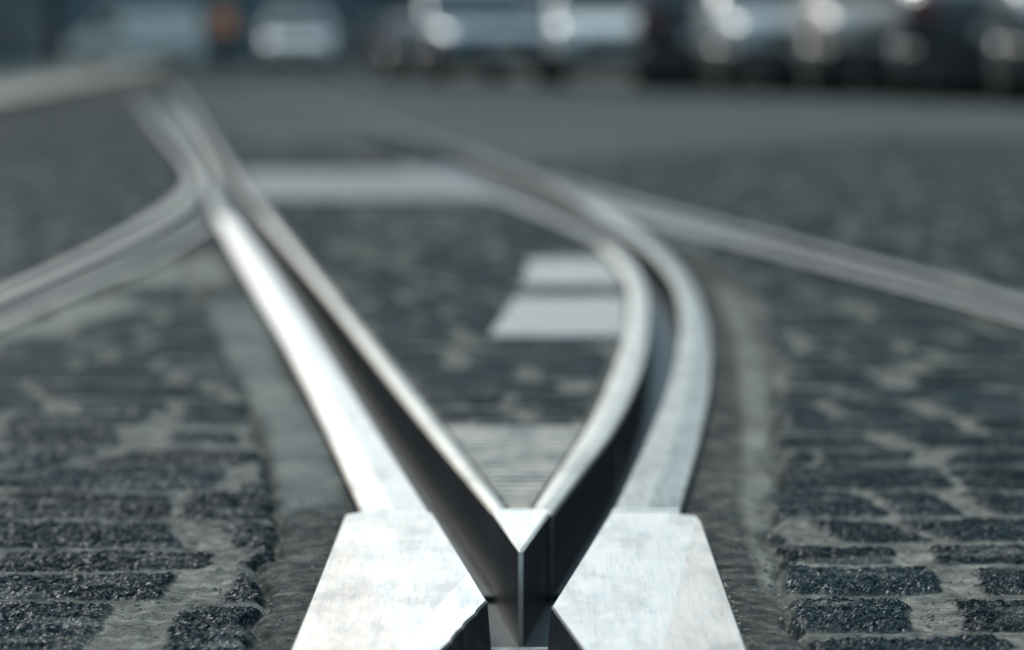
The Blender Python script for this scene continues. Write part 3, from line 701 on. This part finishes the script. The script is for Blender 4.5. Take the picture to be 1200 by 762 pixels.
def loft(secs):
    bm = bmesh.new(); rows = [[bm.verts.new(p) for p in s] for s in secs]
    for a, b in zip(rows, rows[1:]):
        n = len(a)
        for i in range(n): bm.faces.new((a[i], a[(i + 1) % n], b[(i + 1) % n], b[i]))
    bm.faces.new(rows[0]); bm.faces.new(rows[-1][::-1]); return bm
def make_car(style, m, label, pos, rz, group='cars parked along the right side', m2=None):
    """front of the car at local -y, length along y"""
    S = dict(hatch=dict(L=4.0, W=.86, bon=.92, belt=.98, boot=1.0, H=1.47, ws=.95, r0=1.65, r1=3.45, re=3.92),
             saloon=dict(L=4.5, W=.89, bon=.88, belt=.95, boot=1.0, H=1.43, ws=1.15, r0=1.95, r1=3.2, re=3.85),
             suv=dict(L=4.4, W=.92, bon=1.05, belt=1.12, boot=1.15, H=1.68, ws=1.05, r0=1.7, r1=3.9, re=4.3))[style]
    t = thing('parked_car', label, 'car', (pos[0], pos[1], 0), rz, group); L = S['L']; o = L / 2; W = S['W']
    st = [(0.0, .72, .42, .62), (.05, .84, .28, .72), (.3, .96, .2, S['bon'] - .12), (.8, 1, .2, S['bon'] - .03), (S['ws'], 1, .2, S['bon']), (S['r0'], 1, .2, S['belt']), (L * .62, 1, .2, S['belt'] + .02), (L - .5, .99, .2, S['boot']), (L - .12, .93, .24, S['boot'] - .06), (L, .84, .36, S['boot'] - .22)]
    bm = loft([section(y - o, W * k, z0, z1) for y, k, z0, z1 in st]); body = obj('body', bm, m, t, smooth=True)
    sb = body.modifiers.new('s', 'SUBSURF'); sb.levels = sb.render_levels = 1
    bm = loft([section(y - o, W * k + .012, .17, .50 if 0.2 < y < L - .2 else .46, .06) for y, k in ((-.012, .76), (.06, .87), (.3, .97), (.8, 1.0), (L * .5, 1.0), (L - .8, 1.0), (L - .12, .95), (L + .012, .86))])
    obj('dark_lower_band', bm, M_BLACK, t)  # black band added to darken the lower body
    # cabin: glass below, roof above
    Hh = S['H']; bl = S['belt'] - .05
    cab = [(S['ws'] - o, W * .93, bl, bl + .02), (S['r0'] - o, W * .78, bl, Hh - .06), (L * .55 - o, W * .80, bl, Hh - .03), (S['r1'] - o, W * .76, bl, Hh - .07), (S['re'] - o, W * .85, bl, bl + .05)]
    bm = bmesh.new(); rows = []
    for y, hw, z0, z1 in cab:
        rows.append([bm.verts.new(p) for p in ((-W * .93, y, z0), (-hw, y, z1), (hw, y, z1), (W * .93, y, z0))])
    for a, b in zip(rows, rows[1:]):
        for i in range(4): bm.faces.new((a[i], a[(i + 1) % 4], b[(i + 1) % 4], b[i]))
    bm.faces.new(rows[0]); bm.faces.new(rows[-1][::-1]); obj('windows', bm, M_GLASS, t)
    bm = loft([section(S['r0'] - .12 - o, W * .76, Hh - .12, Hh - .07, .03), section(S['r0'] + .1 - o, W * .79, Hh - .09, Hh - .02, .04), section(L * .55 - o, W * .81, Hh - .07, Hh + .01, .05), section(S['r1'] - o, W * .78, Hh - .1, Hh - .03, .04), section(S['r1'] + .14 - o, W * .78, Hh - .17, Hh - .1, .03)])
    obj('roof', bm, m2 or m, t, smooth=True)
    for s in (-1, 1):
        for (ya, za, yb, zb_) in ((S['ws'] + .02, bl, S['r0'] - .05, Hh - .07), (L * .52, bl, L * .52, Hh - .05), (S['re'] - .04, bl, S['r1'] + .05, Hh - .1)):
            bm = bmesh.new(); cyl(bm, (s * W * .93, ya - o, za), (s * W * .79, yb - o, zb_), .045, .035, 6); obj('pillar', bm, m, t)
    for s in (-1, 1):
        for y in (.78, L - .8):
            bm = bmesh.new(); cyl(bm, (s * (W - .2), y - o, .32), (s * (W + .012), y - o, .32), .32, .32, 24)
            wh = obj('wheel', bm, M_TYRE, t, smooth=False)
            bm = bmesh.new(); cyl(bm, (s * (W - .02), y - o, .32), (s * (W + .022), y - o, .32), .2, .17, 10); obj('rim', bm, M_RIM, wh)
            bm = bmesh.new(); cyl(bm, (s * (W - .1), y - o, .335), (s * (W + .004), y - o, .335), .375, .375, 24); obj('wheel_arch', bm, M_BLACK, t)
        bm = bmesh.new(); box(bm, s * W * .66 - .16, s * W * .66 + .16, .06 - o, .42 - o, .62, S['bon'] - .16, .04); obj('headlight', bm, M_LAMP, t)
        bm = bmesh.new(); box(bm, s * W * .74 - .13, s * W * .74 + .13, L - .3 - o, L - .02 - o, .68, S['boot'] - .12, .03); obj('rear_light', bm, M_RED, t)
        bm = bmesh.new(); box(bm, s * (W + .09) - .09, s * (W + .09) + .09, S['ws'] + .3 - o, S['ws'] + .42 - o, bl + .02, bl + .16, .03); obj('mirror', bm, m, t)
    bm = bmesh.new(); box(bm, -W * .5, W * .5, -.005 - o, .2 - o, .5, .66, .02); box(bm, -W * .75, W * .75, .03 - o, .2 - o, .26, .38, .02); obj('grille', bm, M_BLACK, t)
    bm = bmesh.new(); box(bm, -W * .8, W * .8, L - .2 - o, L + .015 - o, .24, .4, .03); obj('rear_bumper', bm, M_BLACK, t)
    for y0_, z_ in ((-.025, .42), (L - .005, .52)):
        bm = bmesh.new(); box(bm, -.26, .26, y0_ - o, y0_ + .03 - o, z_, z_ + .11); obj('number_plate', bm, M_PLATE, t)
    return t
P_VAN = paint('van_white', (0.85, 0.84, 0.80), .35, 0)
P_SIL = paint('silver_blue_paint', (0.20, 0.26, 0.30)); P_WHT = paint('shaded_white_paint', (0.40, 0.42, 0.42), .38, 0); P_BLK = paint('black_paint', (0.02, 0.025, 0.03)); P_GRY = paint('grey_paint', (0.08, 0.10, 0.11))  # white greyed, street shade put into the paint colour
P_BLU2 = None; P_BLU = paint('blue_paint', (0.05, 0.16, 0.24)); P_CRM = paint('cream_paint', (0.34, 0.29, 0.25), .38, 0); P_BRN = paint('brown_paint', (0.10, 0.07, 0.055)); P_DTEAL = paint('dark_teal_paint', (0.025, 0.05, 0.065)); P_RED = paint('maroon_paint', (0.08, 0.02, 0.018))
def gpos(px, py): return at(px, py, PAVEZ)
def near_end(px, py, L, rz):   # the centre of a car whose near end stands at a pixel
    x, y = gpos(px, py); return (x - math.sin(rz) * L / 2, y + math.cos(rz) * L / 2)
rzc = R(-6)
make_car('suv', P_GRY, 'dark grey parked car cut off by the right edge', near_end(1322, 126, 4.4, rzc), rzc)
make_car('saloon', P_BLK, 'black parked car with a blue roof and red rear lamps, second from the right edge', near_end(1180, 120, 4.5, rzc), rzc + math.pi, m2=P_BLU)
make_car('hatch', P_CRM, 'cream parked car left of the blue-roofed car', near_end(1066, 115, 4.0, R(-1)), R(-1))
make_car('saloon', P_WHT, 'white parked car between the cream one and the black one', near_end(952, 111, 4.5, R(2)), R(2))
make_car('hatch', P_BLK, 'black parked car in the middle of the row', near_end(830, 107, 4.0, rzc), rzc + math.pi)
make_car('hatch', P_VAN, 'small white parked car left of the black one', near_end(722, 103, 4.0, R(-2)), R(-2))
make_car('saloon', P_SIL, 'silver blue parked car at the left end of the row', near_end(590, 99, 4.5, R(14)), R(14))
make_car('hatch', P_VAN, 'lone white car facing the camera far down the street', near_end(348, 86, 4.0, R(3)), R(3), 'cars standing farther down the street')
make_car('suv', P_BRN, 'brown car seen from behind in front of the far building', near_end(455, 80, 4.4, R(4)), R(4) + math.pi, 'cars standing farther down the street')

# ---------------------------------------------------------------- white van seen from the side
vp = gpos(158, 79)
van = thing('delivery_van', 'long white van standing side-on across the end of the street', 'van', (vp[0], vp[1], 0), 0)
bm = loft([section(0, .2, .4, .5, .04)] ) if False else bmesh.new()
prof_v = [(-2.5, .35), (-2.55, .8), (-2.45, 1.05), (-1.75, 1.3), (-1.15, 2.15), (-.9, 2.25), (2.45, 2.3), (2.5, 2.2), (2.52, .4)]
front = [bm.verts.new((x, -1, z)) for x, z in prof_v]; back = [bm.verts.new((x, 1, z)) for x, z in prof_v]
bm.faces.new(front); bm.faces.new(back[::-1])
for i in range(len(prof_v)): bm.faces.new((front[i], back[i], back[(i + 1) % len(prof_v)], front[(i + 1) % len(prof_v)]))
bmesh.ops.bevel(bm, geom=bm.edges[:], offset=.05, segments=2, affect='EDGES'); obj('body', bm, P_VAN, van)
bm = bmesh.new(); box(bm, -1.35, -.45, -1.02, -.98, 1.3, 1.95, .01); obj('side_window', bm, M_GLASS, van)
bm = bmesh.new(); box(bm, -.2, 2.35, -1.03, -.98, 1.52, 1.60, .01); box(bm, -2.3, 2.45, -1.04, -.98, .62, .74, .01); obj('rubbing_strip', bm, M_BLACK, van)
bm = bmesh.new(); v = [bm.verts.new(c) for c in ((-1.79, -.85, 1.34), (-1.22, -.8, 2.1), (-1.22, .8, 2.1), (-1.79, .85, 1.34))]; bm.faces.new(v)
bmesh.ops.solidify(bm, geom=bm.faces[:], thickness=.03); obj('windscreen', bm, M_GLASS, van)
for x in (-1.7, 1.55):
    for s in (-1, 1):
        bm = bmesh.new(); cyl(bm, (x, s * .78, .34), (x, s * 1.02, .34), .34, .34, 20); wh = obj('wheel', bm, M_TYRE, van)
        bm = bmesh.new(); cyl(bm, (x, s * 1.0, .34), (x, s * 1.03, .34), .2, .18, 12); obj('rim', bm, M_RIM, wh)
bm = bmesh.new(); box(bm, -2.56, -2.35, -.95, -.6, .85, 1.05, .03); obj('headlight', bm, M_LAMP, van)
bm = bmesh.new(); box(bm, 2.48, 2.54, -.98, -.85, 1.0, 1.5, .02); obj('rear_light', bm, M_RED, van)

# ---------------------------------------------------------------- person in an orange jacket
M_ORG = mat('orange_jacket', (0.62, 0.20, 0.09), 0.8, build=conc((0.85, 0.30, 0.13), (0.92, 0.38, 0.19), 12))
M_TRS = mat('dark_trousers', (0.02, 0.02, 0.025), 0.85, build=conc((0.016, 0.016, 0.02), (0.03, 0.03, 0.034), 12))
M_SKIN = mat('skin', (0.45, 0.28, 0.21), 0.6, build=conc((0.42, 0.26, 0.19), (0.48, 0.30, 0.23), 12))
M_HAIR = mat('dark_hair', (0.02, 0.015, 0.012), 0.6, build=conc((0.015, 0.012, 0.01), (0.03, 0.022, 0.018), 40))
def skin(name, verts, edges, rads, m, parent, root=0, sub=2):
    me_ = bpy.data.meshes.new(name); me_.from_pydata(verts, edges, []); o = link(name, me_, m, parent)
    md = o.modifiers.new('skin', 'SKIN'); md.use_smooth_shade = True
    for i_, r_ in enumerate(rads):
        sv_ = me_.skin_vertices[0].data[i_]; sv_.radius = (r_, r_) if not isinstance(r_, tuple) else r_; sv_.use_root = (i_ == root)
    s_ = o.modifiers.new('sub', 'SUBSURF'); s_.levels = s_.render_levels = sub; return o
pp = gpos(262, 86.5)
per = thing('person', 'person in an orange jacket and dark trousers standing in the road', 'person', (pp[0], pp[1], 0), R(15))
def skv(name, *a, **k):
    me_ = a[0]; return None
def body_part(name, V_, E_, R_, m, sub=2, root=0):
    me_ = bpy.data.meshes.new(name); me_.from_pydata(V_, E_, []); o = link(name, me_, m, per)
    o.modifiers.new('skin', 'SKIN').use_smooth_shade = True
    if not me_.skin_vertices:
        bpy.context.view_layer.objects.active = o; bpy.ops.mesh.customdata_skin_add() if False else None
    for i_, r_ in enumerate(R_):
        d_ = me_.skin_vertices[0].data[i_]; d_.radius = r_ if isinstance(r_, tuple) else (r_, r_); d_.use_root = (i_ == root)
    s_ = o.modifiers.new('sub', 'SUBSURF'); s_.levels = s_.render_levels = sub; return o
# the whole body, one surface
V_ = [(0, 0, .93), (0, 0, 1.12), (0, .01, 1.36), (0, 0, 1.47), (0, 0, 1.53), (0, -.01, 1.60), (0, -.01, 1.69),
      (.10, 0, .88), (.13, -.01, .50), (.15, .02, .09), (.15, -.13, .04), (-.10, 0, .88), (-.14, .02, .50), (-.17, .03, .09), (-.18, -.12, .04),
      (.17, 0, 1.38), (.25, .02, 1.12), (.27, -.08, .90), (.27, -.11, .82), (-.17, 0, 1.38), (-.26, .02, 1.13), (-.27, -.09, .91), (-.27, -.12, .83)]
E_ = [(0, 1), (1, 2), (2, 3), (3, 4), (4, 5), (5, 6), (0, 7), (7, 8), (8, 9), (9, 10), (0, 11), (11, 12), (12, 13), (13, 14), (2, 15), (15, 16), (16, 17), (17, 18), (2, 19), (19, 20), (20, 21), (21, 22)]
R_ = [(.14, .10), (.13, .10), (.15, .11), .06, .055, (.075, .09), (.07, .085), .085, .06, .04, .035, .085, .06, .04, .035, .06, .045, .034, .03, .06, .045, .034, .03]
try:
    body_part('body', V_, E_, R_, M_SKIN)
    body_part('trousers', [V_[0], V_[7], V_[8], V_[9], V_[11], V_[12], V_[13]], [(0, 1), (1, 2), (2, 3), (0, 4), (4, 5), (5, 6)], [(.16, .12), .10, .078, .065, .10, .078, .065], M_TRS)
    body_part('jacket', [V_[0], V_[1], V_[2], (0, 0, 1.45), V_[15], V_[16], V_[17], V_[19], V_[20], V_[21]], [(0, 1), (1, 2), (2, 3), (2, 4), (4, 5), (5, 6), (2, 7), (7, 8), (8, 9)], [(.17, .13), (.165, .13), (.18, .135), .075, .08, .062, .05, .08, .062, .05], M_ORG, root=1)
except Exception as ex: print('person', ex); raise
bm = bmesh.new(); bmesh.ops.create_uvsphere(bm, u_segments=16, v_segments=12, radius=1)
for v in bm.verts: v.co = Vector((v.co.x * .088, v.co.y * .105 + .012, v.co.z * .10 + 1.70 if v.co.z > -.2 else 1.68 + v.co.z * .04))
obj('hair', bm, M_HAIR, per, smooth=True)
for s in (-1, 1):
    bm = bmesh.new(); box(bm, s * .16 - .05, s * .16 + .05, -.2, .08, 0.0, .1, .03); obj('shoe', bm, M_BLACK, per)

# ---------------------------------------------------------------- street trees, lamp post
M_BARK = mat('bark', (0.06, 0.045, 0.035), 0.9, build=conc((0.035, 0.026, 0.02), (0.09, 0.07, 0.055), 7))
M_LEAF = mat('leaves', (0.05, 0.08, 0.035), 0.6, build=conc((0.035, 0.06, 0.025), (0.08, 0.11, 0.05), 1.2))
def tree(px, py, r, h, label, seed):
    rs = random.Random(seed); x, y = gpos(px, py); t = thing('street_tree', label, 'tree', (x, y, .1), 0, 'trees on the left pavement')
    bm = bmesh.new(); pts = [(0, 0, -.1), (.02, .03, 1.2), (-.03, .05, 2.6), (.05, 0, 4.2)]
    for k, (a, b) in enumerate(zip(pts, pts[1:])): cyl(bm, a, b, r * (1 - k * .15), r * (1 - (k + 1) * .15), 10)
    tips = []
    for k in range(9):
        a = rs.uniform(0, 6.28); s0 = Vector((0, .02, rs.uniform(2.5, 4.1))); e = s0 + Vector((math.cos(a) * rs.uniform(.9, 1.8), math.sin(a) * rs.uniform(.9, 1.8), rs.uniform(.6, 2.2))); cyl(bm, s0, e, r * .35, r * .1, 6); tips.append(e)
    obj('trunk', bm, M_BARK, t); bm = bmesh.new()
    for k in range(2600):
        c = rs.choice(tips) + Vector((rs.gauss(0, .5), rs.gauss(0, .5), rs.gauss(.2, .45))); d = Vector((rs.gauss(0, 1), rs.gauss(0, 1), rs.gauss(0, 1))).normalized(); e = d.orthogonal().normalized(); f_ = d.cross(e)
        s = rs.uniform(.06, .13); bm.faces.new([bm.verts.new(c + e * s), bm.verts.new(c + f_ * s * .6), bm.verts.new(c - e * s), bm.verts.new(c - f_ * s * .6)])
    obj('crown', bm, M_LEAF, t)
tree(62, 80, .30, 5, 'dark brown tree trunk on the left pavement, right of the lamp post', 3)
tree(-30, 86, .26, 5, 'street tree just outside the left edge, nearer than the other', 5)
M_POST = mat('post_paint', (0.03, 0.035, 0.035), 0.5, build=conc((0.025, 0.028, 0.03), (0.045, 0.05, 0.05), 3))
x, y = gpos(14, 82)
lp = thing('lamp_post', 'black lamp post near the left edge', 'lamp post', (x, y, .1))
bm = bmesh.new(); cyl(bm, (0, 0, 0), (0, 0, 1.0), .16, .13, 16); cyl(bm, (0, 0, 1.0), (0, 0, 4.4), .10, .06, 16); cyl(bm, (0, 0, 0), (0, 0, .12), .24, .24, 16); obj('post', bm, M_POST, lp)
bm = bmesh.new(); cyl(bm, (0, 0, 4.4), (0, 0, 4.85), .12, .24, 6); obj('lantern', bm, M_LAMP, lp)
bm = bmesh.new(); cyl(bm, (0, 0, 4.85), (0, 0, 5.05), .28, .03, 6); obj('cap', bm, M_POST, lp)

# ---------------------------------------------------------------- grit along the right wing plate
M_GRIT = mat('orange_grit', (0.5, 0.36, 0.26), 0.8, build=conc((0.30, 0.22, 0.16), (0.62, 0.48, 0.36), 300))
rs = random.Random(5); bm = bmesh.new()
def grain(x, y, z, s):
    r_ = bmesh.ops.create_icosphere(bm, subdivisions=1, radius=s, matrix=Matrix.Translation((x, y, z)) @ Matrix.Rotation(rs.uniform(0, 3), 4, 'X') @ Matrix.Diagonal((rs.uniform(.7, 1.3), rs.uniform(.7, 1.3), rs.uniform(.5, 1), 1)))
    for v in r_['verts']: v.co += Vector((rs.gauss(0, s * .18),) * 3)
for k in range(170):
    py = rs.choice([rs.gauss(700, 8), rs.gauss(735, 9), rs.gauss(755, 8), rs.uniform(650, 762), rs.gauss(685, 6)])
    x, y = at(822 + (py - 614) * .353, py); grain(x + abs(rs.gauss(.0015, .0013)), y, PAVEZ + rs.uniform(0, .006), rs.uniform(.0005, .0013))
for px, py in ((887, 664), (921, 716), (915, 729), (300, 700), (88, 742), (850, 680), (306, 690), (78, 752)):
    x, y = at(px, py, PAVEZ); grain(x, y, PAVEZ + .002, rs.uniform(.0008, .0015))
tag(obj('grit', bm, M_GRIT), 'crumbs of orange grit along the edge of the right wing plate', 'grit', kind='stuff')
